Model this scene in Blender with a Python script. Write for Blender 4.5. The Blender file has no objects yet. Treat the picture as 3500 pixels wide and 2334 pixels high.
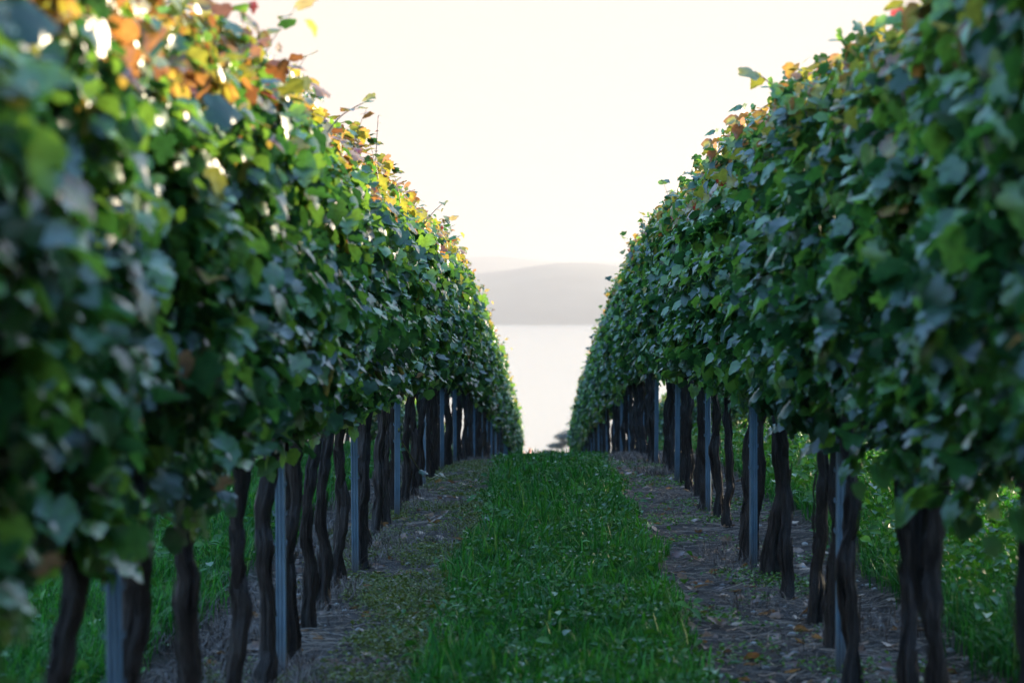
import bpy, math, random
import numpy as np
from mathutils import Vector

R = math.radians
sc = bpy.context.scene
col = sc.collection
rng = np.random.default_rng(11)
random.seed(11)

# ------------------------------------------------------------------ camera
EYE = 1.45
cam_d = bpy.data.cameras.new('camera')
cam = bpy.data.objects.new('camera', cam_d)
col.objects.link(cam)
cam.location = (0, 0, EYE)
cam.rotation_euler = (R(90 - 0.66), 0, R(0.77))
cam_d.lens = 85
cam_d.sensor_width = 36
cam_d.clip_start = 0.05
cam_d.clip_end = 20000
cam_d.dof.use_dof = True
cam_d.dof.focus_distance = 16.5
cam_d.dof.aperture_fstop = 3.8
cam_d.dof.aperture_blades = 0
sc.camera = cam

# ------------------------------------------------------------------ light
EXPO = 3.7
SUN_EL, SUN_AZ = 10.5, 43.0          # azimuth measured from +y (view direction) towards +x
SKY_STRENGTH = 0.10
sc.view_settings.view_transform = 'Standard'
sc.view_settings.look = 'None'
sc.view_settings.gamma = 1
sc.view_settings.use_curve_mapping = False
sc.view_settings.exposure = EXPO

world = bpy.data.worlds.new('World')
sc.world = world
world.use_nodes = True
wt = world.node_tree
wt.nodes.clear()
wo = wt.nodes.new('ShaderNodeOutputWorld')
bg = wt.nodes.new('ShaderNodeBackground')
bg.inputs['Strength'].default_value = SKY_STRENGTH
sky = wt.nodes.new('ShaderNodeTexSky')
sky.sky_type = 'NISHITA'
sky.sun_disc = False
sky.sun_elevation = R(SUN_EL)
sky.sun_rotation = R(SUN_AZ)
sky.altitude = 400
sky.air_density = 1.0
sky.dust_density = 0.7
sky.ozone_density = 3.0
# a thin cream veil of evening mist lies along the horizon; overhead the sky stays clear and bluish
k = 1.0 / (SKY_STRENGTH * 2 ** EXPO)
cap = wt.nodes.new('ShaderNodeMix')
cap.data_type = 'RGBA'
cap.blend_type = 'DARKEN'
cap.inputs[7].default_value = (1.22 * k, 1.01 * k, .87 * k, 1)
wtc = wt.nodes.new('ShaderNodeTexCoord')
wsep = wt.nodes.new('ShaderNodeSeparateXYZ')
wt.links.new(wtc.outputs['Generated'], wsep.inputs[0])
wmr = wt.nodes.new('ShaderNodeMapRange')
wmr.interpolation_type = 'SMOOTHSTEP'
wmr.inputs[1].default_value = .14; wmr.inputs[2].default_value = .30
wmr.inputs[3].default_value = 1.0; wmr.inputs[4].default_value = 0.0
wt.links.new(wsep.outputs[2], wmr.inputs[0])
wt.links.new(wmr.outputs[0], cap.inputs[0])
lim = wt.nodes.new('ShaderNodeMix')      # the mist also softens the glare round the hidden sun
lim.data_type = 'RGBA'; lim.blend_type = 'DARKEN'; lim.inputs[0].default_value = 1.0
lim.inputs[7].default_value = (2.4 * k, 2.7 * k, 3.6 * k, 1)
wt.links.new(sky.outputs[0], lim.inputs[6])
wt.links.new(lim.outputs[2], cap.inputs[6])
wt.links.new(cap.outputs[2], bg.inputs['Color'])
wt.links.new(bg.outputs[0], wo.inputs['Surface'])

sun_d = bpy.data.lights.new('sun', 'SUN')
sun_d.energy = 1.8
sun_d.angle = R(10.0)      # the evening sun is veiled by thin mist
sun_d.color = (1.0, .82, .58)
sun = bpy.data.objects.new('sun', sun_d)
col.objects.link(sun)
sd = Vector((math.sin(R(SUN_AZ)) * math.cos(R(SUN_EL)), math.cos(R(SUN_AZ)) * math.cos(R(SUN_EL)), math.sin(R(SUN_EL))))
sun.rotation_euler = sd.to_track_quat('Z', 'Y').to_euler()
sun.location = (20, 20, 12)

# ------------------------------------------------------------------ helpers
def nm(name, V, F, mat, parent=None, colors=None, smooth=True, uv=None):
    """mesh from numpy arrays; F is (n,3) or (n,4)"""
    V = np.asarray(V, dtype=np.float32)
    F = np.asarray(F, dtype=np.int32)
    me = bpy.data.meshes.new(name)
    n, kk = F.shape
    me.vertices.add(len(V))
    me.vertices.foreach_set('co', V.ravel())
    me.loops.add(n * kk)
    me.loops.foreach_set('vertex_index', F.ravel())
    me.polygons.add(n)
    me.polygons.foreach_set('loop_start', np.arange(0, n * kk, kk, dtype=np.int32))
    me.polygons.foreach_set('use_smooth', np.full(n, smooth, dtype=bool))
    if colors is not None:
        a = me.color_attributes.new('Col', 'FLOAT_COLOR', 'POINT')
        c = np.ones((len(V), 4), dtype=np.float32)
        c[:, :3] = colors
        a.data.foreach_set('color', c.ravel())
    me.update(calc_edges=True)
    me.validate()
    if mat:
        me.materials.append(mat)
    o = bpy.data.objects.new(name, me)
    col.objects.link(o)
    if parent:
        o.parent = parent
    return o

def tag(o, label=None, cat=None, group=None, kind=None):
    if label: o['label'] = label
    if cat: o['category'] = cat
    if group: o['group'] = group
    if kind: o['kind'] = kind
    return o

def empty(name, loc, rz=0.0):
    o = bpy.data.objects.new(name, None)
    o.empty_display_size = .1
    col.objects.link(o)
    o.location = loc
    o.rotation_euler = (0, 0, rz)
    return o

def hash2(ix, iy, seed):
    h = np.sin(ix * 127.1 + iy * 311.7 + seed * 74.7) * 43758.5453
    return h - np.floor(h)

def vnoise(x, y, seed=0.0):
    x = np.asarray(x, dtype=np.float64); y = np.asarray(y, dtype=np.float64)
    ix, iy = np.floor(x), np.floor(y)
    fx, fy = x - ix, y - iy
    fx = fx * fx * (3 - 2 * fx); fy = fy * fy * (3 - 2 * fy)
    a = hash2(ix, iy, seed); b = hash2(ix + 1, iy, seed)
    c = hash2(ix, iy + 1, seed); d = hash2(ix + 1, iy + 1, seed)
    return (a * (1 - fx) + b * fx) * (1 - fy) + (c * (1 - fx) + d * fx) * fy

def fbm(x, y, seed=0.0, oct=3):
    s, a, t = 0, .5, 0
    for i in range(oct):
        s = s + a * vnoise(x * 2 ** i, y * 2 ** i, seed + i * 3.3); t += a; a *= .5
    return s / t

def sstep(a, b, x):
    t = np.clip((x - a) / (b - a), 0, 1)
    return t * t * (3 - 2 * t)

def norm(v):
    return v / np.maximum(np.linalg.norm(v, axis=-1, keepdims=True), 1e-9)

LAKE_Z = -14.6
XL, XR = -1.1, 1.2                      # the two rows beside the grass path
SPACE = 2.3

def ground(x, y):
    x = np.asarray(x, dtype=np.float64); y = np.asarray(y, dtype=np.float64)
    u = np.clip(y - 16, 0, 16)
    v = np.clip(y - 32, 0, 175)
    z = -.00195 * u * u - .0624 * v - .0003 * v * v
    z = np.maximum(z, LAKE_Z - 2.0)
    z = z + .028 * np.clip(x, -1.3, 1.3) + .13 * sstep(1.35, 2.3, x) + .10 * sstep(1.3, 2.2, -x)
    z = z + .015 * sstep(-.62, -.35, x) * (1 - sstep(.5, .82, x))
    z = z + .035 * (fbm(x * 1.7, y * 1.7, 5.1) - .5) + .02 * (vnoise(x * 6, y * 6, 9.) - .5)
    return z

def tube(path, radii, seg=8, ridge=0.0, seed=0, cap=True):
    """verts, quads of a tube along path (n,3)"""
    path = np.asarray(path, float)
    n = len(path)
    T = np.gradient(path, axis=0)
    T = norm(T)
    up = np.where(np.abs(T[:, 2:3]) > .8, np.array([[1., 0, 0]]), np.array([[0, 0, 1.]]))
    B = norm(np.cross(T, up)); N = np.cross(B, T)
    ang = np.linspace(0, 2 * math.pi, seg, endpoint=False)
    rr = np.random.default_rng(seed)
    rid = 1 + ridge * (rr.random((1, seg)) - .5) * 2 + ridge * .8 * (rr.random((n, seg)) - .5)
    r = np.asarray(radii, float).reshape(-1, 1) * rid
    V = path[:, None, :] + (np.cos(ang)[None, :, None] * B[:, None, :] + np.sin(ang)[None, :, None] * N[:, None, :]) * r[:, :, None]
    V = V.reshape(-1, 3)
    F = []
    for i in range(n - 1):
        for j in range(seg):
            a = i * seg + j; b = i * seg + (j + 1) % seg
            F.append((a, b, b + seg, a + seg))
    if cap:
        c0 = len(V); V = np.vstack([V, path[:1], path[-1:]])
        for j in range(seg):
            F.append((c0, (j + 1) % seg, j, c0)) if False else None
            a = (n - 1) * seg + j; b = (n - 1) * seg + (j + 1) % seg
            F.append((a, b, c0 + 1, c0 + 1))
    return V, F

class Acc:
    """collects pieces (verts, faces, colours) into one mesh; quads with a repeated index are triangles"""
    def __init__(s): s.V = []; s.F = []; s.C = []; s.n = 0
    def add(s, V, F, c=None):
        V = np.asarray(V, float); F = np.asarray(F, int)
        if F.shape[1] == 4:
            tri1 = F[:, :3]; ok = F[:, 2] != F[:, 3]
            F = np.vstack([tri1, F[ok][:, [0, 2, 3]]])
        s.V.append(V); s.F.append(F + s.n); s.n += len(V)
        if c is None: c = (1, 1, 1)
        c = np.asarray(c, float)
        s.C.append(np.broadcast_to(c, (len(V), 3)))
    def build(s, name, mat, parent=None, smooth=True):
        return nm(name, np.vstack(s.V), np.vstack(s.F), mat, parent, np.vstack(s.C), smooth)

# ------------------------------------------------------------------ materials
def mat_new(name):
    m = bpy.data.materials.new(name)
    m.use_nodes = True
    return m, m.node_tree, m.node_tree.nodes['Principled BSDF'], m.node_tree.nodes['Material Output']

def leaf_material(name, rough=.42, trans=.3, spec=.5, tgain=(1.7, 1.5, .7), coat=0.0):
    m, t, p, out = mat_new(name)
    at = t.nodes.new('ShaderNodeVertexColor'); at.layer_name = 'Col'
    geo = t.nodes.new('ShaderNodeNewGeometry')
    # fine blotches on the blade
    tc = t.nodes.new('ShaderNodeTexCoord')
    no = t.nodes.new('ShaderNodeTexNoise'); no.inputs['Scale'].default_value = 45; no.inputs['Detail'].default_value = 3
    t.links.new(tc.outputs['Object'], no.inputs['Vector'])
    mr = t.nodes.new('ShaderNodeMapRange')
    mr.inputs[1].default_value = .3; mr.inputs[2].default_value = .7; mr.inputs[3].default_value = .72; mr.inputs[4].default_value = 1.25
    t.links.new(no.outputs['Fac'], mr.inputs[0])
    mul = t.nodes.new('ShaderNodeVectorMath'); mul.operation = 'SCALE'
    t.links.new(at.outputs['Color'], mul.inputs[0]); t.links.new(mr.outputs[0], mul.inputs['Scale'])
    t.links.new(mul.outputs[0], p.inputs['Base Color'])
    p.inputs['Roughness'].default_value = rough
    p.inputs['Specular IOR Level'].default_value = spec
    p.inputs['Coat Weight'].default_value = coat
    p.inputs['Coat Roughness'].default_value = .3
    bmp = t.nodes.new('ShaderNodeBump'); bmp.inputs['Strength'].default_value = .25; bmp.inputs['Distance'].default_value = .006
    t.links.new(no.outputs['Fac'], bmp.inputs['Height']); t.links.new(bmp.outputs[0], p.inputs['Normal'])
    tr = t.nodes.new('ShaderNodeBsdfTranslucent')
    tm = t.nodes.new('ShaderNodeVectorMath'); tm.operation = 'MULTIPLY'; tm.inputs[1].default_value = tgain
    t.links.new(mul.outputs[0], tm.inputs[0]); t.links.new(tm.outputs[0], tr.inputs['Color'])
    mx = t.nodes.new('ShaderNodeMixShader'); mx.inputs[0].default_value = trans
    t.links.new(p.outputs[0], mx.inputs[1]); t.links.new(tr.outputs[0], mx.inputs[2])
    t.links.new(mx.outputs[0], out.inputs['Surface'])
    return m

M_LEAF = leaf_material('vine_leaf', .37, .42, .95, (1.8, 1.5, .8))
M_GRASS = leaf_material('grass_blade', .45, .36, .16, (1.3, 1.4, .6))
M_WEED = leaf_material('weed_leaf', .40, .28, .35, (1.3, 1.4, .6))
M_PINE = leaf_material('pine_needles', .6, .1, .3, (1, 1, 1))

def bark_material():
    m, t, p, out = mat_new('vine_bark')
    tc = t.nodes.new('ShaderNodeTexCoord')
    mp = t.nodes.new('ShaderNodeMapping'); mp.inputs['Scale'].default_value = (70, 70, 7)
    no = t.nodes.new('ShaderNodeTexNoise'); no.inputs['Scale'].default_value = 1; no.inputs['Detail'].default_value = 6; no.inputs['Roughness'].default_value = .65
    t.links.new(tc.outputs['Object'], mp.inputs[0]); t.links.new(mp.outputs[0], no.inputs['Vector'])
    rp = t.nodes.new('ShaderNodeValToRGB')
    rp.color_ramp.elements[0].position = .34; rp.color_ramp.elements[0].color = (.006, .005, .005, 1)
    rp.color_ramp.elements[1].position = .72; rp.color_ramp.elements[1].color = (.042, .034, .031, 1)
    e = rp.color_ramp.elements.new(.52); e.color = (.009, .007, .0065, 1)
    t.links.new(no.outputs['Fac'], rp.inputs[0]); t.links.new(rp.outputs[0], p.inputs['Base Color'])
    p.inputs['Roughness'].default_value = .55
    b = t.nodes.new('ShaderNodeBump'); b.inputs['Strength'].default_value = 1.0; b.inputs['Distance'].default_value = .02
    t.links.new(no.outputs['Fac'], b.inputs['Height']); t.links.new(b.outputs[0], p.inputs['Normal'])
    return m
M_BARK = bark_material()

def cane_material():
    m, t, p, out = mat_new('green_cane')
    at = t.nodes.new('ShaderNodeVertexColor'); at.layer_name = 'Col'
    t.links.new(at.outputs[0], p.inputs['Base Color']); p.inputs['Roughness'].default_value = .5
    return m
M_CANE = cane_material()

def steel_material():
    m, t, p, out = mat_new('galvanised_steel')
    tc = t.nodes.new('ShaderNodeTexCoord')
    no = t.nodes.new('ShaderNodeTexNoise'); no.inputs['Scale'].default_value = 30; no.inputs['Detail'].default_value = 5
    mp = t.nodes.new('ShaderNodeMapping'); mp.inputs['Scale'].default_value = (1, 1, .25)
    t.links.new(tc.outputs['Object'], mp.inputs[0]); t.links.new(mp.outputs[0], no.inputs['Vector'])
    rp = t.nodes.new('ShaderNodeValToRGB')
    rp.color_ramp.elements[0].position = .3; rp.color_ramp.elements[0].color = (.065, .13, .19, 1)
    rp.color_ramp.elements[1].position = .75; rp.color_ramp.elements[1].color = (.15, .25, .34, 1)
    t.links.new(no.outputs['Fac'], rp.inputs[0])
    # mud splashed up the foot
    sep = t.nodes.new('ShaderNodeSeparateXYZ'); t.links.new(tc.outputs['Object'], sep.inputs[0])
    mr = t.nodes.new('ShaderNodeMapRange'); mr.inputs[1].default_value = .02; mr.inputs[2].default_value = .22; mr.inputs[3].default_value = .75; mr.inputs[4].default_value = 0
    t.links.new(sep.outputs[2], mr.inputs[0])
    mx = t.nodes.new('ShaderNodeMix'); mx.data_type = 'RGBA'; mx.inputs[7].default_value = (.10, .085, .07, 1)
    t.links.new(mr.outputs[0], mx.inputs[0]); t.links.new(rp.outputs[0], mx.inputs[6])
    t.links.new(mx.outputs[2], p.inputs['Base Color'])
    p.inputs['Metallic'].default_value = .45
    p.inputs['Roughness'].default_value = .5
    return m
M_STEEL = steel_material()

def ground_material():
    m, t, p, out = mat_new('soil')
    tc = t.nodes.new('ShaderNodeTexCoord')
    n1 = t.nodes.new('ShaderNodeTexNoise'); n1.inputs['Scale'].default_value = 1.6; n1.inputs['Detail'].default_value = 5
    n2 = t.nodes.new('ShaderNodeTexNoise'); n2.inputs['Scale'].default_value = 38; n2.inputs['Detail'].default_value = 5; n2.inputs['Roughness'].default_value = .7
    n3 = t.nodes.new('ShaderNodeTexVoronoi'); n3.inputs['Scale'].default_value = 60
    for n in (n1, n2, n3): t.links.new(tc.outputs['Object'], n.inputs['Vector'])
    r2 = t.nodes.new('ShaderNodeValToRGB')
    r2.color_ramp.elements[0].position = .35; r2.color_ramp.elements[0].color = (.012, .007, .0042, 1)
    r2.color_ramp.elements[1].position = .72; r2.color_ramp.elements[1].color = (.09, .05, .027, 1)
    e = r2.color_ramp.elements.new(.52); e.color = (.020, .0105, .006, 1)
    t.links.new(n2.outputs['Fac'], r2.inputs[0])
    # grass base under the path and the alleys beside it; wavering edge
    sep = t.nodes.new('ShaderNodeSeparateXYZ'); t.links.new(tc.outputs['Object'], sep.inputs[0])
    at = t.nodes.new('ShaderNodeVertexColor'); at.layer_name = 'Col'
    sr = t.nodes.new('ShaderNodeSeparateColor'); t.links.new(at.outputs[0], sr.inputs[0])
    r1 = t.nodes.new('ShaderNodeValToRGB')
    r1.color_ramp.elements[0].color = (.012, .026, .008, 1); r1.color_ramp.elements[1].color = (.04, .07, .018, 1)
    t.links.new(n2.outputs['Fac'], r1.inputs[0])
    mx = t.nodes.new('ShaderNodeMix'); mx.data_type = 'RGBA'
    t.links.new(sr.outputs[0], mx.inputs[0]); t.links.new(r2.outputs[0], mx.inputs[6]); t.links.new(r1.outputs[0], mx.inputs[7])
    t.links.new(mx.outputs[2], p.inputs['Base Color'])
    p.inputs['Roughness'].default_value = .9
    ad = t.nodes.new('ShaderNodeMath'); ad.operation = 'ADD'
    t.links.new(n2.outputs['Fac'], ad.inputs[0]); t.links.new(n3.outputs['Distance'], ad.inputs[1])
    b = t.nodes.new('ShaderNodeBump'); b.inputs['Strength'].default_value = .8; b.inputs['Distance'].default_value = .03
    t.links.new(ad.outputs[0], b.inputs['Height']); t.links.new(b.outputs[0], p.inputs['Normal'])
    return m
M_SOIL = ground_material()

def simple_material(name, c0, c1, scale, rough=.9, spec=.3):
    m, t, p, out = mat_new(name)
    tc = t.nodes.new('ShaderNodeTexCoord')
    n = t.nodes.new('ShaderNodeTexNoise'); n.inputs['Scale'].default_value = scale; n.inputs['Detail'].default_value = 5
    t.links.new(tc.outputs['Object'], n.inputs['Vector'])
    r = t.nodes.new('ShaderNodeValToRGB')
    r.color_ramp.elements[0].position = .35; r.color_ramp.elements[1].position = .68
    r.color_ramp.elements[0].color = (*c0, 1); r.color_ramp.elements[1].color = (*c1, 1)
    t.links.new(n.outputs['Fac'], r.inputs[0]); t.links.new(r.outputs[0], p.inputs['Base Color'])
    p.inputs['Roughness'].default_value = rough; p.inputs['Specular IOR Level'].default_value = spec
    return m
M_HILL = simple_material('wooded_hill', (.03, .045, .04), (.07, .08, .06), .01)
M_STONE = simple_material('pebble_stone', (.12, .115, .11), (.36, .35, .33), 25, .8)
def litter_material():
    m, t, p, out = mat_new('dry_litter')
    at = t.nodes.new('ShaderNodeVertexColor'); at.layer_name = 'Col'
    t.links.new(at.outputs[0], p.inputs['Base Color']); p.inputs['Roughness'].default_value = .6
    return m
M_LITTER = litter_material()
def water_material():
    m, t, p, out = mat_new('lake_water')
    p.inputs['Base Color'].default_value = (.38, .34, .24, 1)
    p.inputs['Roughness'].default_value = .16; p.inputs['IOR'].default_value = 1.333
    tc = t.nodes.new('ShaderNodeTexCoord')
    n = t.nodes.new('ShaderNodeTexNoise'); n.inputs['Scale'].default_value = .35; n.inputs['Detail'].default_value = 3
    t.links.new(tc.outputs['Object'], n.inputs['Vector'])
    b = t.nodes.new('ShaderNodeBump'); b.inputs['Strength'].default_value = .06; b.inputs['Distance'].default_value = .3
    t.links.new(n.outputs['Fac'], b.inputs['Height']); t.links.new(b.outputs[0], p.inputs['Normal'])
    return m
M_WATER = water_material()

# ------------------------------------------------------------------ setting: terrain, lake, hills
def grass_mask(x, y):
    """1 where grass grows thick"""
    wob = .34 * (fbm(x * .8, y * 1.1, 2.2, 4) - .5)
    wob2 = .34 * (fbm(x * .8, y * 1.1, 4.7, 4) - .5)
    mid = sstep(-.56, -.38, x + wob) * (1 - sstep(.49, .70, x + wob2))
    side = sstep(1.62, 1.85, x + wob) + sstep(1.55, 1.8, -x + wob2)
    # bare band under every further row
    for c in (XL - SPACE, XR + SPACE, XL - 2 * SPACE, XR + 2 * SPACE):
        side = side * sstep(.35, .6, np.abs(x - c))
    return np.clip(mid + side, 0, 1)

def axis(parts):
    a = []
    for lo, hi, st in parts:
        a.append(np.arange(lo, hi, st))
    return np.concatenate(a)
gx = axis([(-2400, -400, 200), (-400, -60, 40), (-60, -12, 4), (-12, -3.2, .4), (-3.2, 3.4, .08), (3.4, 12, .4), (12, 60, 4), (60, 400, 40), (400, 2401, 200)])
gy = axis([(-300, -40, 20), (-40, 0, 2), (0, 8, .5), (8, 40, .16), (40, 95, .8), (95, 240, 5), (240, 301, 20)])
GX, GY = np.meshgrid(gx, gy)
GZ = ground(GX.ravel(), GY.ravel())
V = np.stack([GX.ravel(), GY.ravel(), GZ], 1)
nx, ny = len(gx), len(gy)
ii = np.arange((ny - 1) * nx).reshape(ny - 1, nx)[:, :-1].ravel()
F = np.stack([ii, ii + 1, ii + nx + 1, ii + nx], 1)
gm = grass_mask(V[:, 0], V[:, 1])
patch = .75 * sstep(.5, .68, fbm(V[:, 0] * 2.6, V[:, 1] * 1.3, 31.)) * (V[:, 0] < 0)
far = sstep(40, 60, V[:, 1]) * .4
gmm = np.clip(np.maximum(np.maximum(gm, patch * .5), (np.abs(V[:, 0]) > 6) * .9), 0, 1)
ter = nm('ground', V, F, M_SOIL, colors=np.stack([gmm, gmm, gmm], 1))
tag(ter, kind='structure')

lake = nm('lake_water', [(-3300, 120, LAKE_Z), (3300, 120, LAKE_Z), (3300, 7800, LAKE_Z), (-3300, 7800, LAKE_Z)], [(0, 1, 2, 3)], M_WATER)
tag(lake, kind='structure')

def ridge(name, y0, depth, prof, xs):
    ys = np.linspace(0, 1, 26)
    X, T = np.meshgrid(xs, ys)
    h = prof(X) * np.sin(np.clip(T, 0, 1) * math.pi / 2) ** .8
    h = h + (fbm(X * .006, T * 9, 3.) - .5) * 4 * np.minimum(T * 4, 1) + (vnoise(X * .05, T * 40, 8.) - .5) * 2 * np.minimum(T * 4, 1)
    Y = y0 + depth * T + 30 * (fbm(X * .004, T * 0, 1.) - .5)
    V = np.stack([X.ravel(), Y.ravel(), (LAKE_Z - .5 + h).ravel()], 1)
    n, m = len(xs), len(ys)
    back = V[(m - 1) * n:].copy(); back[:, 1] += depth * .6; back[:, 2] = LAKE_Z - .5
    V = np.vstack([V, back]); m += 1
    i = np.arange((m - 1) * n).reshape(m - 1, n)[:, :-1].ravel()
    return tag(nm(name, V, np.stack([i, i + 1, i + n + 1, i + n], 1), M_HILL), kind='structure')
PX = 1 / 5551.0
# the hills across the lake: crest heights follow the photo's skyline at their own distance
ridge('hill', 3500, 700, lambda x: 16.5 + .757 * (720 - (603 + 32 * (1 - np.exp(-((x - 50) / 130) ** 2)) + 40 * sstep(300, 1500, np.abs(x)))), np.linspace(-2600, 2600, 400))
ridge('distant_hill', 6200, 900, lambda x: 16.5 + 1.28 * (720 - (602 - 13 * np.exp(-((x + 160) / 130) ** 2) + 25 * sstep(300, 1500, np.abs(x)))), np.linspace(-2800, 2800, 200))

# ------------------------------------------------------------------ leaves
half = np.array([(0, .10), (.13, -.03), (.34, .0), (.48, .17), (.47, .31), (.54, .45), (.47, .63), (.34, .71), (.22, .88), (0, 1.04)])
half_lobed = np.array([(0, .13), (.14, -.03), (.33, .02), (.47, .2), (.35, .33), (.56, .48), (.47, .68), (.26, .66), (.22, .86), (0, 1.06)])
mid = np.array([(0, .12), (0, .42), (0, .72), (0, 1.04)])
tv = [tuple(p) for p in mid]                       # 0..3
L0 = len(tv)
for p in half[1:-1]: tv.append((p[0], p[1]))       # right 4..11
R0 = len(tv)
for p in half[1:-1]: tv.append((-p[0], p[1]))      # left 12..19
def chain(base): return [0] + list(range(base, base + 8)) + [3]
tf = []
for base, flip in ((L0, False), (R0, True)):
    ch = chain(base)
    ms = [1, 1, 1, 1, 1, 1, 2, 2, 2]
    for i in range(9):
        t_ = (ms[i], ch[i], ch[i + 1])
        if len(set(t_)) == 3: tf.append(t_ if not flip else (t_[0], t_[2], t_[1]))
    t_ = (1, ch[6], 2)
    tf.append((1, ch[6], 2) if not flip else (1, 2, ch[6]))
LT = np.array(tv, float); LF = np.array(tf, int)
LT[:, 1] -= .0
LT2 = LT.copy()
for i_, p_ in enumerate(half_lobed[1:-1]):
    LT2[L0 + i_] = (p_[0], p_[1]); LT2[R0 + i_] = (-p_[0], p_[1])
edge_w = np.ones(len(LT)); edge_w[[0, 1, 2]] = 0; edge_w[3] = 1

def leaves(P, N, T, S, c_in, c_out, r, fold=.6, cup=1.1, droop=.75):
    """leaf blades: attach point P, normal N, tip direction T, size S; returns V,F,C"""
    n = len(P)
    N = norm(N); T = norm(T - N * np.sum(T * N, 1, keepdims=True)); X = np.cross(T, N)
    lb = r.random((n, 1)) ** 1.3
    x = (LT[None, :, 0] * (1 - lb) + LT2[None, :, 0] * lb) * (1 + .3 * (r.random((n, 1)) - .5)) + .022 * r.normal(0, 1, (n, len(LT)))
    y = LT[None, :, 1] * (1 - lb) + LT2[None, :, 1] * lb + .022 * r.normal(0, 1, (n, len(LT)))
    fo = fold * (r.random((n, 1)) - .15); cu = cup * (r.random((n, 1)) - .7); dr = droop * (r.random((n, 1)) - .1)
    tw = .5 * (r.random((n, 1)) - .5)
    z = fo * np.abs(x) + cu * x * x - dr * y * y + tw * x * y + .05 * np.sin(x * 9 + r.random((n, 1)) * 6) * np.abs(x) * 2 + .03 * (r.random((n, len(LT))) - .5)
    V = P[:, None, :] + S[:, None, None] * (x[..., None] * X[:, None, :] + y[..., None] * T[:, None, :] + z[..., None] * N[:, None, :])
    F = (LF[None] + (np.arange(n) * len(LT))[:, None, None]).reshape(-1, 3)
    w = edge_w[None, :, None] * np.ones((n, 1, 1))
    C = c_in[:, None, :] * (1 - w) + c_out[:, None, :] * w
    return V.reshape(-1, 3), F, C.reshape(-1, 3)

DARK = np.array((.017, .072, .028)); MID = np.array((.040, .14, .034)); LIGHT = np.array((.095, .22, .04))
YELG = np.array((.22, .25, .05)); YEL = np.array((.38, .32, .10)); ORG = np.array((.34, .17, .07)); BRN = np.array((.17, .075, .035)); RED = np.array((.33, .035, .025))

def leaf_colours(z, r, autumn):
    """z: height above ground of each leaf; the tops of the vines have turned"""
    n = len(z)
    t = r.random(n)
    c = np.where((t < .48)[:, None], DARK, np.where((t < .82)[:, None], MID, LIGHT)) * (.75 + .5 * r.random((n, 1)))
    e = c * (.9 + .3 * r.random((n, 1)))
    p = autumn * (sstep(1.86, 2.22, z)) + .010
    q = r.random(n)
    pick = q < p
    kind = r.random(n)
    a_in = np.where((kind < .56)[:, None], YELG, np.where((kind < .80)[:, None], YEL, np.where((kind < .92)[:, None], ORG, np.where(((kind < .985) | (z < 1.9))[:, None], BRN, RED))))
    a_out = np.where((r.random(n) < .68)[:, None], a_in * .85, np.where((r.random(n) < .5)[:, None], ORG, BRN))
    fresh = (~pick) & (r.random(n) < .09 + (.12 + .22 * autumn) * sstep(1.5, 2.15, z))
    c = np.where(pick[:, None], a_in, np.where(fresh[:, None], LIGHT * 1.1, c))
    e = np.where(pick[:, None], a_out, np.where(fresh[:, None], LIGHT * 1.25, e))
    return c, e

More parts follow.
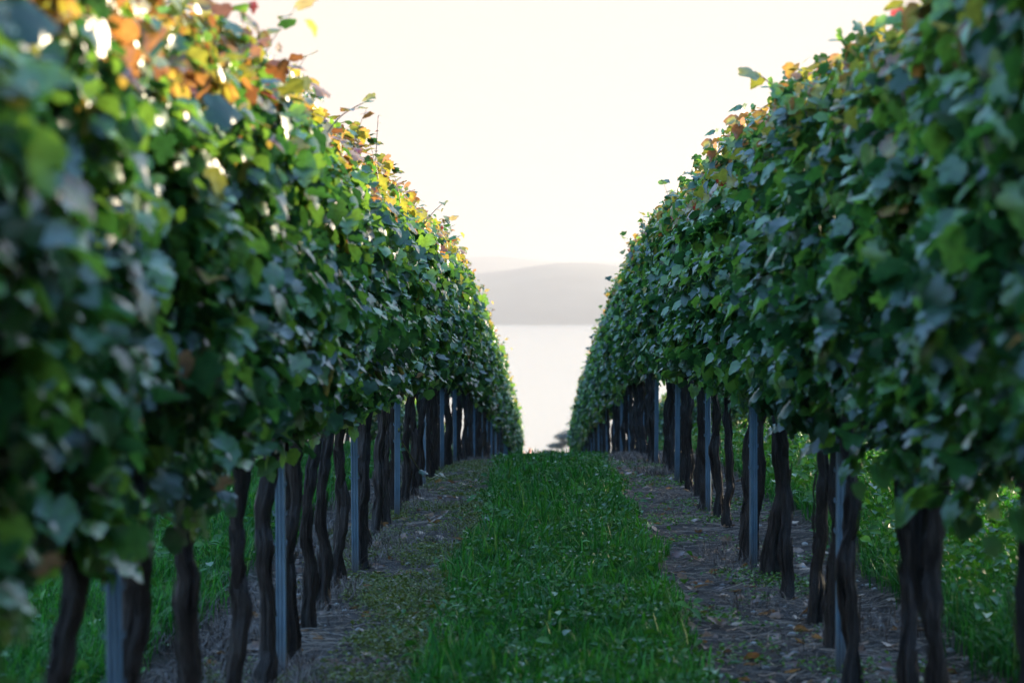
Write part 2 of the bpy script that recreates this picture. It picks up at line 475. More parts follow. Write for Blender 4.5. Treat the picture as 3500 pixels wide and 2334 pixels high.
def make_foliage(seed, autumn, n_side=1250, n_top=380, n_in=600, ztop=2.24, zbot=1.0):
    r = np.random.default_rng(seed)
    acc = Acc()
    ph = r.random(8) * 6.28
    def halfw(z, y, side):
        t = (z - zbot) / (ztop - zbot)
        w = .11 + .12 * np.sin(np.clip(t, 0, 1) ** .75 * math.pi * .92) 
        w = w + .04 * np.sin(y * 6.5 + z * 3.1 + ph[0] + side) + .035 * np.sin(z * 8.3 - y * 4.2 + ph[1] + side * 2) + .03 * np.sin(y * 15 + z * 11 + ph[2])
        return np.maximum(w, .06)
    def topz(y): return ztop + .07 * np.sin(y * 5.5 + ph[3]) + .06 * np.sin(y * 11 + ph[4])
    def botz(y): return zbot + .02 + .09 * np.sin(y * 6 + ph[5]) + .09 * np.sin(y * 13 + ph[6])
    # side faces
    for side in (-1, 1):
        n = n_side
        y = (r.random(n) - .5) * 1.16
        u = r.random(n) ** .88
        z0, z1 = botz(y), topz(y)
        z = z0 + (z1 - z0) * u
        w = halfw(z, y, side)
        hole = sstep(.50, .72, fbm(y * 5.5 + seed * 3.1 + side, z * 5.0 + seed, 3.))
        depth = np.abs(r.normal(0, .06, n)) - .03 + .26 * hole
        x = side * (w - depth)
        P = np.stack([x, y, z + .05], 1)
        el = R(5) + R(75) * r.random(n); az = r.normal(0, R(50), n)
        N = np.stack([side * np.cos(el) * np.cos(az), np.cos(el) * np.sin(az), np.sin(el)], 1)
        T = np.stack([side * .25 + r.normal(0, .35, n), r.normal(0, .5, n), -np.ones(n)], 1)
        S = (.036 + .062 * r.random(n) ** 1.1) * (1 - .25 * sstep(1.9, 2.3, z))
        c, e = leaf_colours(z, r, autumn)
        acc.add(*leaves(P, N, T, S, c, e, r))
    # crown of the hedge
    n = n_top
    y = (r.random(n) - .5) * 1.16
    x = r.normal(0, .11, n)
    z = topz(y) - .06 + r.normal(0, .07, n) - np.abs(x) * .3
    N = np.stack([r.normal(0, .6, n), r.normal(0, .6, n), np.ones(n)], 1)
    T = np.stack([r.normal(0, 1, n), r.normal(0, 1, n), -.5 * np.ones(n)], 1)
    S = .034 + .042 * r.random(n)
    c, e = leaf_colours(z, r, min(1, autumn * 1.2))
    acc.add(*leaves(np.stack([x, y, z], 1), N, T, S, c, e, r))
    # inner leaves
    n = n_in
    y = (r.random(n) - .5) * 1.1; z = zbot + .05 + (ztop - zbot - .1) * r.random(n) ** .7; x = r.normal(0, .09, n)
    N = r.normal(0, 1, (n, 3)); T = np.stack([r.normal(0, .6, n), r.normal(0, .6, n), -np.ones(n)], 1)
    c, e = leaf_colours(z * .9, r, autumn * .5)
    acc.add(*leaves(np.stack([x, y, z], 1), N, T, .06 + .05 * r.random(n), c, e, r))
    # shoots that poke out of the top, small leaves along them
    for s in range(4):
        y0 = (r.random() - .5) * .95; x0 = r.normal(0, .12); z0 = ztop - .1
        L = .12 + .16 * r.random() ** 2
        lean = r.normal(0, .35, 2)
        tt = np.linspace(0, 1, 6)
        path = np.stack([x0 + lean[0] * L * tt ** 1.5, y0 + lean[1] * L * tt ** 1.5, z0 + L * tt], 1)
        Vt, Ft = tube(path, .0026 * (1 - .6 * tt), 5, seed=seed)
        acc.add(Vt, Ft, (.12, .09, .035))
        k_ = 5
        q = np.append(.35 + .6 * r.random(k_ - 1), 1.0)
        P = np.stack([np.interp(q, tt, path[:, i]) for i in range(3)], 1)
        a = r.random(k_) * 6.28
        T = np.stack([np.cos(a), np.sin(a), -.2 + .5 * r.random(k_)], 1)
        N = np.stack([-.4 * np.cos(a), -.4 * np.sin(a), np.ones(k_)], 1) + r.normal(0, .3, (k_, 3))
        c, e = leaf_colours(P[:, 2], r, autumn)
        acc.add(*leaves(P, N, T, .04 + .035 * r.random(k_), c, e, r))
    return acc

def make_trunk(seed, fork=False):
    r = np.random.default_rng(seed + 500)
    acc = Acc()
    n = 26
    t = np.linspace(0, 1, n)
    H = .98 + .06 * r.random()
    def stem(x0, y0, lean, rad, s):
        ph = r.random(4) * 6.28
        wob = .014 * np.sin(t * 4 + ph[0]) + .010 * np.sin(t * 11 + ph[1]) + .013 * np.cumsum(r.normal(0, .6, n))
        wob2 = .018 * np.sin(t * 5 + ph[2]) + .011 * np.sin(t * 13 + ph[3]) + .013 * np.cumsum(r.normal(0, .6, n))
        path = np.stack([x0 * (1 - t) + wob * t ** .5 + lean[0] * t, y0 * (1 - t) + wob2 * t ** .5 + lean[1] * t, -.06 + (H + .06) * t], 1)
        rr = rad * (1 + .7 * np.exp(-t * 10) + .22 * np.exp(-((t - .95) / .12) ** 2) + .22 * np.sin(t * 9 + ph[1]) * np.sin(t * 19 + ph[2])) * (1 - .18 * t)
        Vt, Ft = tube(path, rr, 18, ridge=.42, seed=seed * 7 + s)
        acc.add(Vt, Ft)
        for q in range(34):
            i0 = r.integers(1, n - 9); ln = int(r.integers(4, 8)); a0 = r.random() * 6.28; wdt = .10 + .16 * r.random()
            idx = np.arange(i0, i0 + ln); k_ = np.linspace(0, 1, ln)
            off = rr[idx] * (1.04 + .08 * r.random()) + .012 * r.random() * np.abs(k_ - r.random()) ** 1.5
            aa = a0 + .35 * r.normal() * k_
            ww = wdt * (1 - .7 * np.abs(2 * k_ - 1))
            A = path[idx] + np.stack([np.cos(aa - ww) * off, np.sin(aa - ww) * off, 0 * off], 1)
            M = path[idx] + np.stack([np.cos(aa) * (off + .004), np.sin(aa) * (off + .004), 0 * off], 1)
            B = path[idx] + np.stack([np.cos(aa + ww) * off, np.sin(aa + ww) * off, 0 * off], 1)
            Vs = np.vstack([A, M, B]); Fs = []
            for j in range(ln - 1):
                Fs += [(j, j + 1, ln + j + 1, ln + j), (ln + j, ln + j + 1, 2 * ln + j + 1, 2 * ln + j)]
            acc.add(Vs, Fs)
        return path[-1]
    rad = .024 + .014 * r.random()
    if fork:
        top = stem(.03, .05, (0, .02), rad * .8, 1)
        stem(-.02, -.06, (.01, -.03), rad * .75, 2)
    else:
        top = stem(0, 0, (r.normal(0, .02), r.normal(0, .03)), rad, 1)
    # head and two arms along the wire
    for sgn in (-1, 1):
        q = np.linspace(0, 1, 8)
        path = np.stack([top[0] * (1 - q) + .02 * np.sin(q * 7 + sgn), top[1] * (1 - q) + sgn * .5 * q, top[2] - .03 + .07 * np.sin(q * 2.6)], 1)
        Vt, Ft = tube(path, .022 * (1 - .5 * q), 8, ridge=.2, seed=seed + 90 + sgn)
        acc.add(Vt, Ft)
    # hanging canes between arm and foliage
    for s in range(5):
        y0 = (r.random() - .5) * .8
        q = np.linspace(0, 1, 5)
        path = np.stack([r.normal(0, .08) * q, y0 + r.normal(0, .1) * q, 1.0 + .75 * q], 1)
        Vt, Ft = tube(path, .006 * (1 - .4 * q), 5, seed=seed + s)
        acc.add(Vt, Ft)
    return acc

NV = 7
fol_l = [make_foliage(100 + i, .72, ztop=2.22).build('foliage', M_LEAF) for i in range(NV)]
fol_r = [make_foliage(200 + i, .42, ztop=2.29).build('foliage', M_LEAF) for i in range(NV)]
trunks = [make_trunk(300 + i, fork=(i in (2, 6))).build('trunk', M_BARK) for i in range(9)]

def template_free(o):
    me = o.data
    bpy.data.objects.remove(o)
    return me
fol_l = [template_free(o) for o in fol_l]
fol_r = [template_free(o) for o in fol_r]
trunks = [template_free(o) for o in trunks]

ORD = ['first', 'second', 'third', 'fourth', 'fifth', 'sixth', 'seventh', 'eighth', 'ninth', 'tenth', 'eleventh', 'twelfth']
SPC = 3.85
POST_L0, POST_R0 = 5.95, 9.60       # the first post of each row that the photo shows
ROW_END = 86.0

def place_vine(x, y, fmesh, tmesh, label, group, turn, drop=0.0):
    root = empty('grape_vine', (x, y, float(ground(x, y)) - .01), 0)
    tag(root, label, 'grape vine', group)
    f = bpy.data.objects.new('foliage', fmesh); col.objects.link(f); f.parent = root
    t = bpy.data.objects.new('trunk', tmesh); col.objects.link(t); t.parent = root
    f.rotation_euler = (0, 0, math.pi if turn else 0)
    s = 1 + random.uniform(-.035, .035)
    f.location.z = -drop
    f.scale = (1 + random.uniform(-.08, .1), 1.0, s)
    t.rotation_euler = (0, 0, random.uniform(0, 6.28))
    # keep the arms on the wire
    t.rotation_euler = (random.uniform(-.02, .02), random.uniform(-.03, .03), random.choice([0, math.pi]) + random.uniform(-.12, .12))
    return root

near_vines = []
def row(x, p0, meshes, rowname, y_from):
    n = 0
    b0 = int(math.floor((y_from - p0) / SPC))
    b = b0
    while p0 + b * SPC < ROW_END:
        for j in range(4):
            y = p0 + b * SPC + .46 + j * .963 + random.uniform(-.1, .1)
            if y < y_from or y > ROW_END: continue
            xx = x + random.uniform(-.035, .035)
            if y > 33:
                lab = f'distant vine past the grassy crest, its foot out of sight, in the {rowname}'
                grp = f'far vines of the {rowname}'
            elif b < 0:
                lab = f'blurred vine {ORD[3 - j]} before the {ORD[0]} metal post of the {rowname}' if b == -1 else f'very blurred vine beside the camera in the {rowname}'
                grp = f'near vines of the {rowname}'
            else:
                lab = f'dark-trunked vine, {ORD[j]} past the {ORD[b]} blue-grey post of the {rowname}'
                grp = f'near vines of the {rowname}'
            o = place_vine(xx, y, meshes[((b - b0) * 4 + j * 3 + n) % NV], trunks[random.randrange(len(trunks))], lab, grp, random.random() < .5)
            near_vines.append((o, x, y))
            n += 1
        b += 1
row(XL, POST_L0, fol_l, 'yellow-topped row', -2.5)
row(XR, POST_R0, fol_r, 'darker green row', -2.5)
# the next rows to either side, seen only between the trunks
for x, p0, meshes, nmr, side in ((XL - SPACE, 4.6, fol_l, 'yellow-topped row', 0), (XR + SPACE, 4.9, fol_r, 'darker green row', 1)):
    y = 19.0 if side == 0 else 7.5  # right row's near end, out of view, added to keep sun off the path
    while y < ROW_END - 2:
        place_vine(x + random.uniform(-.03, .03), y, random.choice(meshes), random.choice(trunks),
                   f'vine of the next row, glimpsed between the trunks of the {nmr}', f'vines behind the {nmr}', random.random() < .5, .42)  # foliage hung lower than the main rows to block sun leaking beneath
        y += .963 + random.uniform(-.08, .08)

# ------------------------------------------------------------------ metal posts
def make_post():
    H = 2.12
    # ribbed front face, two side flanges with lips
    prof = [(-.026, .03), (-.026, 0), (-.017, 0), (-.013, .005), (-.007, .005), (-.004, 0), (.004, 0), (.007, .005), (.013, .005), (.017, 0), (.026, 0), (.026, .03), (.020, .03)]
    prof = np.array([(-.020, .03)] + prof) * np.array((.72, 1))
    inner = prof.copy()
    inner[:, 1] += .0025; inner[:, 0] *= .92; inner[0, 1] = inner[1, 1] = .028; inner[-1, 1] = inner[-2, 1] = .028
    ring = np.vstack([prof, inner[::-1]])
    zs = np.linspace(-.1, H, 24)
    rr = np.random.default_rng(4)
    V = np.vstack([np.stack([ring[:, 0] + .0012 * math.sin(z * 3), ring[:, 1], np.full(len(ring), z)], 1) for z in zs])
    m = len(ring); F = []
    for i in range(len(zs) - 1):
        for j in range(m):
            a = i * m + j; b_ = i * m + (j + 1) % m
            F.append((a, b_, b_ + m, a + m))
    acc = Acc(); acc.add(V, F)
    # wire hooks pressed out of both edges
    for z in np.arange(.55, 2.05, .12):
        for s in (-1, 1):
            x0 = s * .0189
            h = np.array([(x0, .008, z), (x0 + s * .010, .008, z + .004), (x0 + s * .010, .008, z + .022), (x0 + s * .006, .008, z + .022), (x0 + s * .006, .008, z + .009), (x0, .008, z + .009)])
            h2 = h.copy(); h2[:, 1] += .003
            Vh = np.vstack([h, h2]); Fh = []
            for q in range(6):
                Fh.append((q, (q + 1) % 6, 6 + (q + 1) % 6, 6 + q))
            Fh += [(0, 1, 4, 5), (1, 2, 3, 4), (6, 11, 10, 7), (7, 10, 9, 8)]
            acc.add(Vh, Fh)
    # closed top
    return acc
po = make_post().build('metal_post', M_STEEL, smooth=False)
first = True
for x, p0, rn in ((XL, POST_L0, 'yellow-topped row'), (XR, POST_R0, 'darker green row')):
    b = 0
    while p0 + b * SPC < ROW_END:
        y = p0 + b * SPC
        o = po if first else po.copy()
        if not first: col.objects.link(o)
        first = False
        o.location = (x + (.035 if x < 0 else -.035) + random.uniform(-.012, .012), y, float(ground(x, y)))
        o.rotation_euler = (random.uniform(-.008, .008), random.uniform(-.012, .012), random.uniform(-.25, .25))
        if y < 33:
            lab = f'blue-grey ribbed metal post, {ORD[b]} one along the {rn}'
        else:
            lab = f'distant metal post past the grassy crest in the {rn}'
        tag(o, lab, 'post', f'metal trellis posts of the {rn}')
        b += 1

# stray shoots, each a part of the vine it grows from
def stray(points, rad, leaves_at, colr, autumn, seed, size=.06):
    pts = np.array(points, float)
    x, y = pts[0, 0], pts[0, 1]
    root = min((v for v in near_vines if (v[1] < 0) == (x < 0)), key=lambda v: abs(v[2] - y))[0]
    org = np.array(root.location)
    u = np.linspace(0, 1, len(pts)); q = np.linspace(0, 1, 4 * len(pts))
    path = np.stack([np.interp(q, u, pts[:, i]) for i in range(3)], 1)
    for _ in range(3): path[1:-1] = (path[:-2] + 2 * path[1:-1] + path[2:]) / 4
    r = np.random.default_rng(seed)
    acc = Acc()
    Vt, Ft = tube(path - org, rad * (1 - .55 * q), 6, seed=seed)
    acc.add(Vt, Ft, colr)
    n = len(leaves_at)
    if n:
        la = np.array(leaves_at)
        P = np.stack([np.interp(la, q, path[:, i]) for i in range(3)], 1) - org
        a = r.random(n) * 6.28
        T = np.stack([np.cos(a), np.sin(a), .3 * r.normal(0, 1, n)], 1)
        N = np.stack([r.normal(0, .4, n), r.normal(0, .4, n) - .3, np.ones(n)], 1)
        c, e = leaf_colours(np.full(n, 2.2 if autumn else 1.2), r, autumn)
        acc.add(*leaves(P, N, T, size * (.6 + .6 * r.random(n)), c, e, r))
    return acc.build('shoot', M_LEAF, root)
stray([(-1.05, 17.4, .62), (-1.08, 18.1, .5), (-1.04, 18.9, .33), (-1.0, 19.7, .14), (-.96, 20.3, .05), (-.88, 20.7, .10)], .007, [.3, .55, .9, .97], (.14, .17, .05), 0, 1, .07)
stray([(-.97, 13.8, 2.15), (-.96, 13.8, 2.4), (-.95, 13.82, 2.58)], .004, [.45, .75, .9, 1.0], (.12, .07, .04), .9, 2, .03)
stray([(-1.0, 10.5, 2.15), (-.9, 10.6, 2.32), (-.74, 10.6, 2.4)], .004, [.6, .85, 1.0], (.12, .08, .04), .8, 5, .08)
stray([(-.9, 17.5, 2.05), (-.82, 17.6, 2.18), (-.74, 17.7, 2.26)], .004, [.4, .7, 1.0], (.12, .08, .04), .9, 7, .06)
stray([(1.0, 33.5, 1.55), (.93, 33.4, 1.72), (.86, 33.3, 1.78)], .004, [.5, .8, .9, 1.0], (.12, .08, .04), .8, 9, .13)
stray([(1.05, 9.8, 2.2), (.92, 9.7, 2.36), (.84, 9.7, 2.42)], .004, [.5, .8, 1.0], (.12, .08, .04), .6, 14, .08)

# ------------------------------------------------------------------ trees past the crest
def pine():
    bx, by = 1.3, 150.0
    gz = float(ground(bx, by))
    root = empty('pine_tree', (bx, by, gz))
    tag(root, 'dark hazy pine with flat layered crown showing past the grassy crest', 'tree')
    r = np.random.default_rng(77)
    tr = Acc()
    H = 1.45 - 270 * PX * by - gz
    pads = []
    def limb(p0, p1, r0, r1):
        q = np.linspace(0, 1, 7)[:, None]
        path = np.array(p0) * (1 - q) + np.array(p1) * q
        path[:, :2] += .12 * np.sin(q * 5 + r.random() * 6)
        tr.add(*tube(path, np.linspace(r0, r1, 7), 8, ridge=.15, seed=int(r.random() * 999)))
    limb((0, 0, -.2), (.1, 0, H * .62), .16, .11)
    for (dx, dy, dz, w, h) in [(-1.05, 0, -1.35, .55, .17), (-.55, .4, -.95, .6, .2), (-.15, -.3, -.35, .6, .22), (.45, .3, -.15, .8, .25), (1.1, -.2, -.1, .8, .25), (1.6, .4, -.6, .8, .25), (.9, -.5, -.95, .6, .2), (.2, .6, -.75, .7, .2), (-.7, -.5, -1.6, .5, .14), (2.1, 0, -1.2, .7, .2), (1.4, -.6, -1.5, .6, .16)]:
        limb((.1 * r.random(), 0, H * .55 + .3 * r.random()), (dx, dy, H + dz - .1), .06, .025)
        pads.append((dx, dy, H + dz, w, h))
    tr.build('trunk', M_BARK, root)
    fo = Acc()
    for (dx, dy, dz, w, h) in pads:
        n = 900
        d = norm(r.normal(0, 1, (n, 3))) * (r.random((n, 1)) ** .45)
        P = np.array((dx, dy, dz)) + d * np.array((w, w, h)) * (1 + .25 * r.normal(0, 1, (n, 1)) * .5)
        dirs = norm(r.normal(0, 1, (n, 3)) + np.array((0, 0, .6)))
        side = norm(np.cross(dirs, r.normal(0, 1, (n, 3))))
        L = .09 + .09 * r.random((n, 1))
        Vp = np.stack([P - side * .018, P + side * .018, P + dirs * L], 1).reshape(-1, 3)
        fo.add(Vp, np.arange(3 * n).reshape(-1, 3), np.repeat(np.array((.09, .12, .11)) * (.6 + .8 * r.random((n, 1))), 3, 0))
    fo.build('crown', M_PINE, root, smooth=False)
pine()

def red_shrub():
    bx, by = -.98, 92.0
    gz = float(ground(bx, by))
    root = empty('shrub', (bx, by, gz))
    tag(root, 'thin reddish shrub past the far end of the yellow-topped row', 'shrub')
    r = np.random.default_rng(5)
    st = Acc(); fo = Acc()
    for i in range(16):
        L = 1.2 + 1.1 * r.random(); a = r.random() * 6.28; sp = .15 + .42 * r.random()
        q = np.linspace(0, 1, 7)
        path = np.stack([math.cos(a) * sp * q ** 1.3, math.sin(a) * sp * q ** 1.3, -.05 + L * q], 1)
        st.add(*tube(path, .012 * (1 - .7 * q), 5, seed=i), (.12, .06, .04))
        n = 26
        u = .3 + .7 * r.random(n)
        P = np.stack([np.interp(u, q, path[:, j]) for j in range(3)], 1) + r.normal(0, .05, (n, 3))
        T = r.normal(0, 1, (n, 3)); N = r.normal(0, 1, (n, 3))
        c = np.where((r.random(n) < .6)[:, None], np.array((.38, .16, .08)), np.array((.30, .09, .05)))
        fo.add(*leaves(P, N, T, .05 + .03 * r.random(n), c, c * .9, r))
    st.build('stem', M_CANE, root)
    fo.build('foliage', M_LEAF, root)
red_shrub()

# ------------------------------------------------------------------ grass, weeds, litter
def scatter(n, x0, x1, y0, y1, power=1.0):
    """more points near the camera (density falls about as 1/d**power)"""
    u = rng.random(n)
    if power == 1.0: y = y0 * (y1 / y0) ** u
    else: y = (y0 ** (1 - power) + u * (y1 ** (1 - power) - y0 ** (1 - power))) ** (1 / (1 - power))
    x = x0 + (x1 - x0) * rng.random(n)
    return x, y

def blades(x, y, h, w, colr, bend=.5):
    n = len(x)
    z = ground(x, y) - .008
    a = rng.random(n) * 6.28
    d = np.stack([np.cos(a), np.sin(a), np.zeros(n)], 1)
    sd_ = np.stack([-np.sin(a), np.cos(a), np.zeros(n)], 1)
    b = bend * (.25 + rng.random(n) ** 1.5)
    base = np.stack([x, y, z], 1)
    V = np.zeros((n, 7, 3))
    for k_, (t, ww) in enumerate(((0, .8), (.4, 1.0), (.75, .7))):
        c = base + d * (b * h * t ** 2)[:, None] + np.array((0, 0, 1.))[None] * (h * (t - .28 * b * t ** 2))[:, None]
        V[:, 2 * k_] = c - sd_ * (w * ww * .5)[:, None]
        V[:, 2 * k_ + 1] = c + sd_ * (w * ww * .5)[:, None]
    V[:, 6] = base + d * (b * h)[:, None] + np.array((0, 0, 1.))[None] * (h * (1 - .38 * b))[:, None]
    T = np.array([(0, 1, 3), (0, 3, 2), (2, 3, 5), (2, 5, 4), (4, 5, 6)])
    F = (T[None] + (np.arange(n) * 7)[:, None, None]).reshape(-1, 3)
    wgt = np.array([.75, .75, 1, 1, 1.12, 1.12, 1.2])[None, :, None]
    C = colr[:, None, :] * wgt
    return V.reshape(-1, 3), F, C.reshape(-1, 3)

def grass_cols(n, x, y):
    base = np.array((.017, .100, .016)) ; b2 = np.array((.042, .18, .024)); b3 = np.array((.10, .18, .045))
    t = rng.random(n); m_ = (fbm(x * 2.4, y * 1.3, 12.) - .5) * 2.2 + .5
    c = np.where((t < .55 + .5 * (m_ - .5))[:, None], base, np.where((t < .95)[:, None], b2, b3))
    return c * (.7 + .6 * rng.random((n, 1)))

ga = Acc()
# path between the rows
x, y = scatter(165000, -.72, .9, 8.3, 37, 1.15)
keep = rng.random(len(x)) < grass_mask(x, y) ** 1.3
x, y = x[keep], y[keep]
clump = fbm(x * 3.2, y * 2.0, 40.)
h = (.028 + .15 * clump ** 2.2 + .03 * rng.random(len(x))) * (1 - .25 * sstep(24, 31, y))
long_ = rng.random(len(x)) < .02
h = np.where(long_, h * 1.9 + .02, h)
w = np.where(long_, .011, .0036 + .0042 * rng.random(len(x))) * (1 + .02 * (y - 8))
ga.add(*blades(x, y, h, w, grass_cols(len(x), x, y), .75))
# alleys on both sides, rank and tall
for (xa, xb) in ((-3.25, -1.5), (1.6, 3.4)):
    x, y = scatter(62000, xa, xb, 6.5, 42, 1.0)
    keep = rng.random(len(x)) < grass_mask(x, y)
    x, y = x[keep], y[keep]
    clump = fbm(x * 2.5, y * 1.5, 60.)
    h = .10 + .20 * clump ** 1.3 + .05 * rng.random(len(x))
    w = .0045 + .003 * rng.random(len(x))
    c = grass_cols(len(x), x, y) * 1.15
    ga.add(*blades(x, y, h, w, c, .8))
# thin grass down the slope past the crest
x, y = scatter(14000, -.8, 1.0, 36, 80, 1.0)
ga.add(*blades(x, y, .10 + .08 * rng.random(len(x)), .012 + 0 * x, grass_cols(len(x), x, y), .6))
tag(ga.build('grass', M_GRASS), 'deep green grass growing down the path and in the alleys', 'grass', kind='stuff')

# broad low leaves: clover, plantain and dandelion
OV = np.array([(0, 0), (.28, .3), (.30, .62), (0, 1), (-.30, .62), (-.28, .3), (0, .45)])
OF = np.array([(6, 0, 1), (6, 1, 2), (6, 2, 3), (6, 3, 4), (6, 4, 5), (6, 5, 0)])
def ovals(x, y, zoff, S, colr, tilt=.6):
    n = len(x)
    P = np.stack([x, y, ground(x, y) + zoff], 1)
    N = norm(np.stack([rng.normal(0, tilt, n), rng.normal(0, tilt, n), np.ones(n)], 1))
    a = rng.random(n) * 6.28
    T = np.stack([np.cos(a), np.sin(a), .35 + 0 * a], 1); T = norm(T - N * np.sum(T * N, 1, keepdims=True)); X = np.cross(T, N)
    xx = OV[None, :, 0]; yy = OV[None, :, 1]
    zz = .5 * np.abs(xx) - .35 * yy ** 2 * rng.random((n, 1))
    V = P[:, None] + S[:, None, None] * (xx[..., None] * X[:, None] + yy[..., None] * T[:, None] + zz[..., None] * N[:, None])
    F = (OF[None] + (np.arange(n) * 7)[:, None, None]).reshape(-1, 3)
    return V.reshape(-1, 3), F, np.repeat(colr, 7, 0)
wa = Acc()
def weed_cols(n):
    t = rng.random((n, 1))
    return (np.array((.022, .10, .016)) * (1 - t) + np.array((.07, .19, .03)) * t) * (.8 + .4 * rng.random((n, 1)))
x, y = scatter(36000, -.68, .86, 8.3, 36, 1.2)
keep = (rng.random(len(x)) < grass_mask(x, y) + .04) & (fbm(x * 2.2, y * 1.6, 71.) > .44)
x, y = x[keep], y[keep]
wa.add(*ovals(x, y, .02 + .06 * rng.random(len(x)), .016 + .032 * rng.random(len(x)) ** 1.5, weed_cols(len(x))))
x, y = scatter(420, -.55, .75, 8.3, 34, 1.1)
wa.add(*ovals(x, y, .05 + .05 * rng.random(len(x)), .04 + .04 * rng.random(len(x)), weed_cols(len(x)) * 1.1, .45))
# the alleys: rank leafy weeds
for (xa, xb, nn, hh) in ((-3.0, -1.5, 5000, .16), (1.6, 3.3, 16000, .32)):
    x, y = scatter(nn, xa, xb, 6.5, 40, 1.0)
    keep = rng.random(len(x)) < grass_mask(x, y); x, y = x[keep], y[keep]
    wa.add(*ovals(x, y, .02 + hh * rng.random(len(x)) * fbm(x * 2, y * 2, 5.) * 1.6, .03 + .05 * rng.random(len(x)), weed_cols(len(x)) * 1.1, .7))
# mossy green patches creeping over the bare strips
x, y = scatter(110000, -1.45, -.35, 8.3, 38, 1.2)
keep = (fbm(x * 2.6, y * 1.3, 31.) + .25 * rng.random(len(x)) + .16 * sstep(-1.05, -.65, x)) > .69
x, y = x[keep], y[keep]
wa.add(*ovals(x, y, .006 + .034 * rng.random(len(x)), .009 + .016 * rng.random(len(x)), weed_cols(len(x)) * np.array((2.1, .85, 1.0))))
x, y = scatter(30000, .6, 1.6, 8.3, 38, 1.2)
keep = (fbm(x * 2.6, y * 1.6, 37.) + .25 * rng.random(len(x))) > .74
x, y = x[keep], y[keep]
wa.add(*ovals(x, y, .006 + .034 * rng.random(len(x)), .010 + .018 * rng.random(len(x)), weed_cols(len(x)) * np.array((1.6, 1.1, 1.0))))
tag(wa.build('weeds', M_WEED), 'low broad-leaved weeds and clover among the grass', 'weeds', kind='stuff')

# twigs and straw on the bare strips
def sticks(n, x0, x1, L0, L1, w0, w1, c0, c1, curl, lift, power=1.1):
    x, y = scatter(n, x0, x1, 8.2, 36, power)
    L = L0 + (L1 - L0) * rng.random(n) ** 1.6
    w = w0 + (w1 - w0) * rng.random(n)
    a = rng.normal(0, .9, n)                       # mostly lying across the row
    cu = curl * rng.normal(0, 1, n)
    K = 5
    V = np.zeros((n, K, 3, 3))
    for k_ in range(K):
        t = k_ / (K - 1) - .5
        ang = a + cu * t
        px = x + np.cos(ang) * L * t; py = y + np.sin(ang) * L * t
        z = ground(px, py) + w * .5 + lift * rng.random(n) * (.3 + np.abs(t))
        nx_, ny_ = -np.sin(ang), np.cos(ang)
        V[:, k_, 0] = np.stack([px + nx_ * w * .5, py + ny_ * w * .5, z], 1)
        V[:, k_, 1] = np.stack([px - nx_ * w * .5, py - ny_ * w * .5, z], 1)
        V[:, k_, 2] = np.stack([px, py, z + w * .8], 1)
    T = []
    for k_ in range(K - 1):
        b = k_ * 3
        for (p, q) in ((0, 2), (2, 1), (1, 0)):
            T += [(b + p, b + q, b + 3 + q), (b + p, b + 3 + q, b + 3 + p)]
    T = np.array(T)
    F = (T[None] + (np.arange(n) * K * 3)[:, None, None]).reshape(-1, 3)
    t = rng.random((n, 1))
    C = np.array(c0) * (1 - t) + np.array(c1) * t
    return V.reshape(-1, 3), F, np.repeat(C, K * 3, 0)
la = Acc()
for (xa, xb, k_) in ((-1.6, -.8, .85), (.72, 1.7, 1.2)):
    la.add(*sticks(int(2600 * k_), xa, xb, .05, .32, .002, .0055, (.016, .011, .008), (.26, .195, .15), .6, .02))
    la.add(*sticks(int(2600 * k_), xa, xb, .03, .14, .0015, .003, (.03, .02, .014), (.17, .115, .07), 1.6, .02))
tag(la.build('twig_litter', M_LITTER, smooth=False), 'pale dry twigs and straw lying on the bare soil under the vines', 'litter', kind='stuff')

# dead grass standing in grey tufts at the feet of the vines
da = Acc()
for (xa, xb, ya, yb, n, thr) in ((-1.5, -.95, 7, 38, 14000, .60), (-1.9, -1.3, 7, 30, 9000, .52), (.85, 1.7, 22, 38, 16000, .44), (.9, 1.6, 8, 24, 6000, .66), (-1.0, -.55, 9, 34, 8000, .68)):
    x, y = scatter(n, xa, xb, ya, yb, 1.0)
    keep = fbm(x * 1.9, y * 1.2, 83.) + .1 * rng.random(len(x)) > thr
    x, y = x[keep], y[keep]
    t = rng.random((len(x), 1))
    c = np.array((.06, .046, .040)) * (1 - t) + np.array((.14, .10, .075)) * t
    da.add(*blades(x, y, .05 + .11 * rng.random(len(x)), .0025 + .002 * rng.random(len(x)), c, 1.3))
tag(da.build('dead_grass', M_LITTER), 'grey dead grass tufts at the feet of the vines', 'dead grass', kind='stuff')

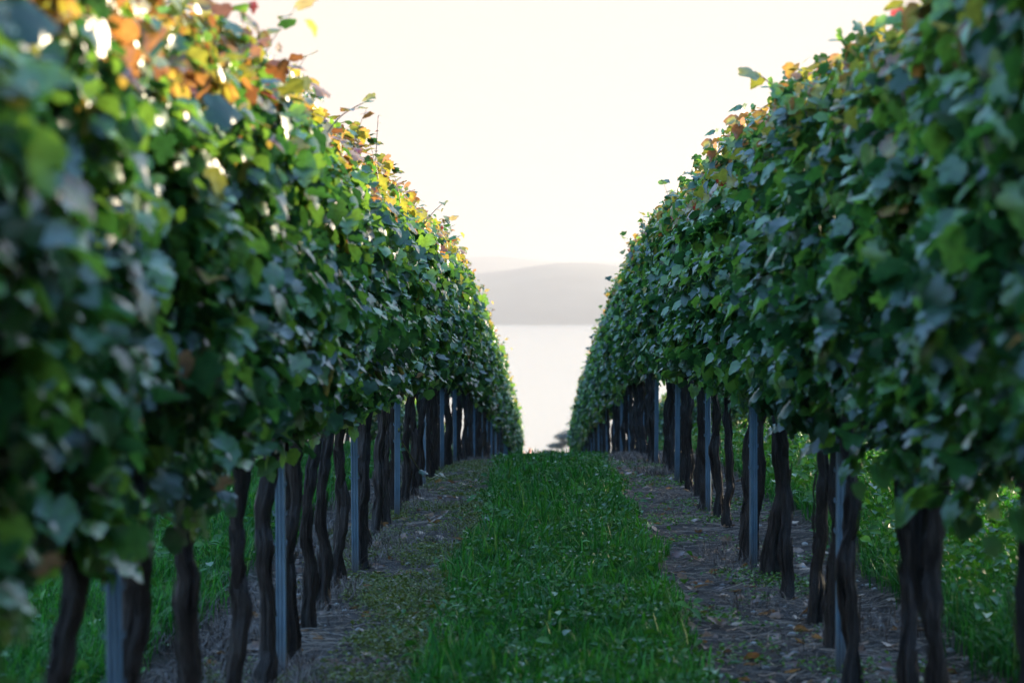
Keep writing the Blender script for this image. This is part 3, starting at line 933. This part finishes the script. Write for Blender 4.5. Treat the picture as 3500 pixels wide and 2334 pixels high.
# pale pebbles
oc = norm(np.array([(1, 0, 0), (-1, 0, 0), (0, 1, 0), (0, -1, 0), (0, 0, 1), (0, 0, -1), (1, 1, 1), (-1, 1, 1), (1, -1, 1), (-1, -1, 1), (1, 1, -1), (-1, 1, -1), (1, -1, -1), (-1, -1, -1)], float))
of = []
for ax in range(6):
    pass
cube = {4: (6, 7, 9, 8), 5: (10, 12, 13, 11), 0: (6, 8, 12, 10), 1: (7, 11, 13, 9), 2: (6, 10, 11, 7), 3: (8, 9, 13, 12)}
for c_, q in cube.items():
    for j in range(4): of.append((c_, q[j], q[(j + 1) % 4]))
of = np.array(of)
sa = Acc()
for (xa, xb, n) in ((-1.5, -.6, 420), (.75, 1.7, 460)):
    x, y = scatter(n, xa, xb, 8.2, 32, 1.1)
    S = .004 + .017 * rng.random(n) ** 2.6
    ax = np.stack([1 + .5 * rng.random(n), .8 + .4 * rng.random(n), .45 + .3 * rng.random(n)], 1)
    a = rng.random(n) * 6.28
    Q = oc[None] * ax[:, None] * (1 + .25 * (rng.random((n, 14, 1)) - .5))
    Vx = Q[..., 0] * np.cos(a)[:, None] - Q[..., 1] * np.sin(a)[:, None]
    Vy = Q[..., 0] * np.sin(a)[:, None] + Q[..., 1] * np.cos(a)[:, None]
    Vv = np.stack([x[:, None] + Vx * S[:, None], y[:, None] + Vy * S[:, None], (ground(x, y) + S * .3)[:, None] + Q[..., 2] * S[:, None]], 2)
    sa.add(Vv.reshape(-1, 3), (of[None] + (np.arange(n) * 14)[:, None, None]).reshape(-1, 3))
tag(sa.build('pebbles', M_STONE), 'pale pebbles scattered on the bare soil', 'pebbles', kind='stuff')

# fallen vine leaves
n = 800
x = np.where(rng.random(n) < .5, -1.5 + 1.0 * rng.random(n), .65 + 1.0 * rng.random(n)); y = 8.3 * (34 / 8.3) ** rng.random(n)
N = np.stack([rng.normal(0, .3, n), rng.normal(0, .3, n), np.ones(n)], 1); T = np.stack([rng.normal(0, 1, n), rng.normal(0, 1, n), 0 * x], 1)
t = rng.random((n, 1))
c = np.array((.12, .06, .04)) * (1 - t) + np.array((.30, .17, .09)) * t
fa = Acc(); fa.add(*leaves(np.stack([x, y, ground(x, y) + .012], 1), N, T, .045 + .035 * rng.random(n), c, c * .8, rng))
tag(fa.build('fallen_leaves', M_LEAF), 'brown fallen vine leaves on the bare soil', 'leaves', kind='stuff')

# ------------------------------------------------------------------ haze
HZ = 0.00028
hx, hy0, hy1, hz0, hz1 = 3400, -320, 8200, LAKE_Z - 4.2, 175
V = [(sx * hx, yy, zz) for zz in (hz0, hz1) for yy in (hy0, hy1) for sx in (-1, 1)]
F = [(0, 2, 3, 1), (4, 5, 7, 6), (0, 1, 5, 4), (2, 6, 7, 3), (0, 4, 6, 2), (1, 3, 7, 5)]
m = bpy.data.materials.new('evening_haze'); m.use_nodes = True
t = m.node_tree; t.nodes.clear()
out = t.nodes.new('ShaderNodeOutputMaterial'); pv = t.nodes.new('ShaderNodeVolumePrincipled')
pv.inputs['Color'].default_value = (.312, .312, .318, 1)
pv.inputs['Density'].default_value = HZ
pv.inputs['Anisotropy'].default_value = .35
t.links.new(pv.outputs[0], out.inputs['Volume'])
hz = nm('haze', V, F, m, smooth=False)
tag(hz, 'pale evening haze over the lake', 'haze', kind='stuff')

sc.cycles.use_denoising = True
sc.cycles.denoiser = 'OPENIMAGEDENOISE'
sc.cycles.denoising_prefilter = 'ACCURATE'
sc.cycles.sample_clamp_indirect = .35
sc.cycles.sample_clamp_direct = .6
sc.cycles.volume_bounces = 1
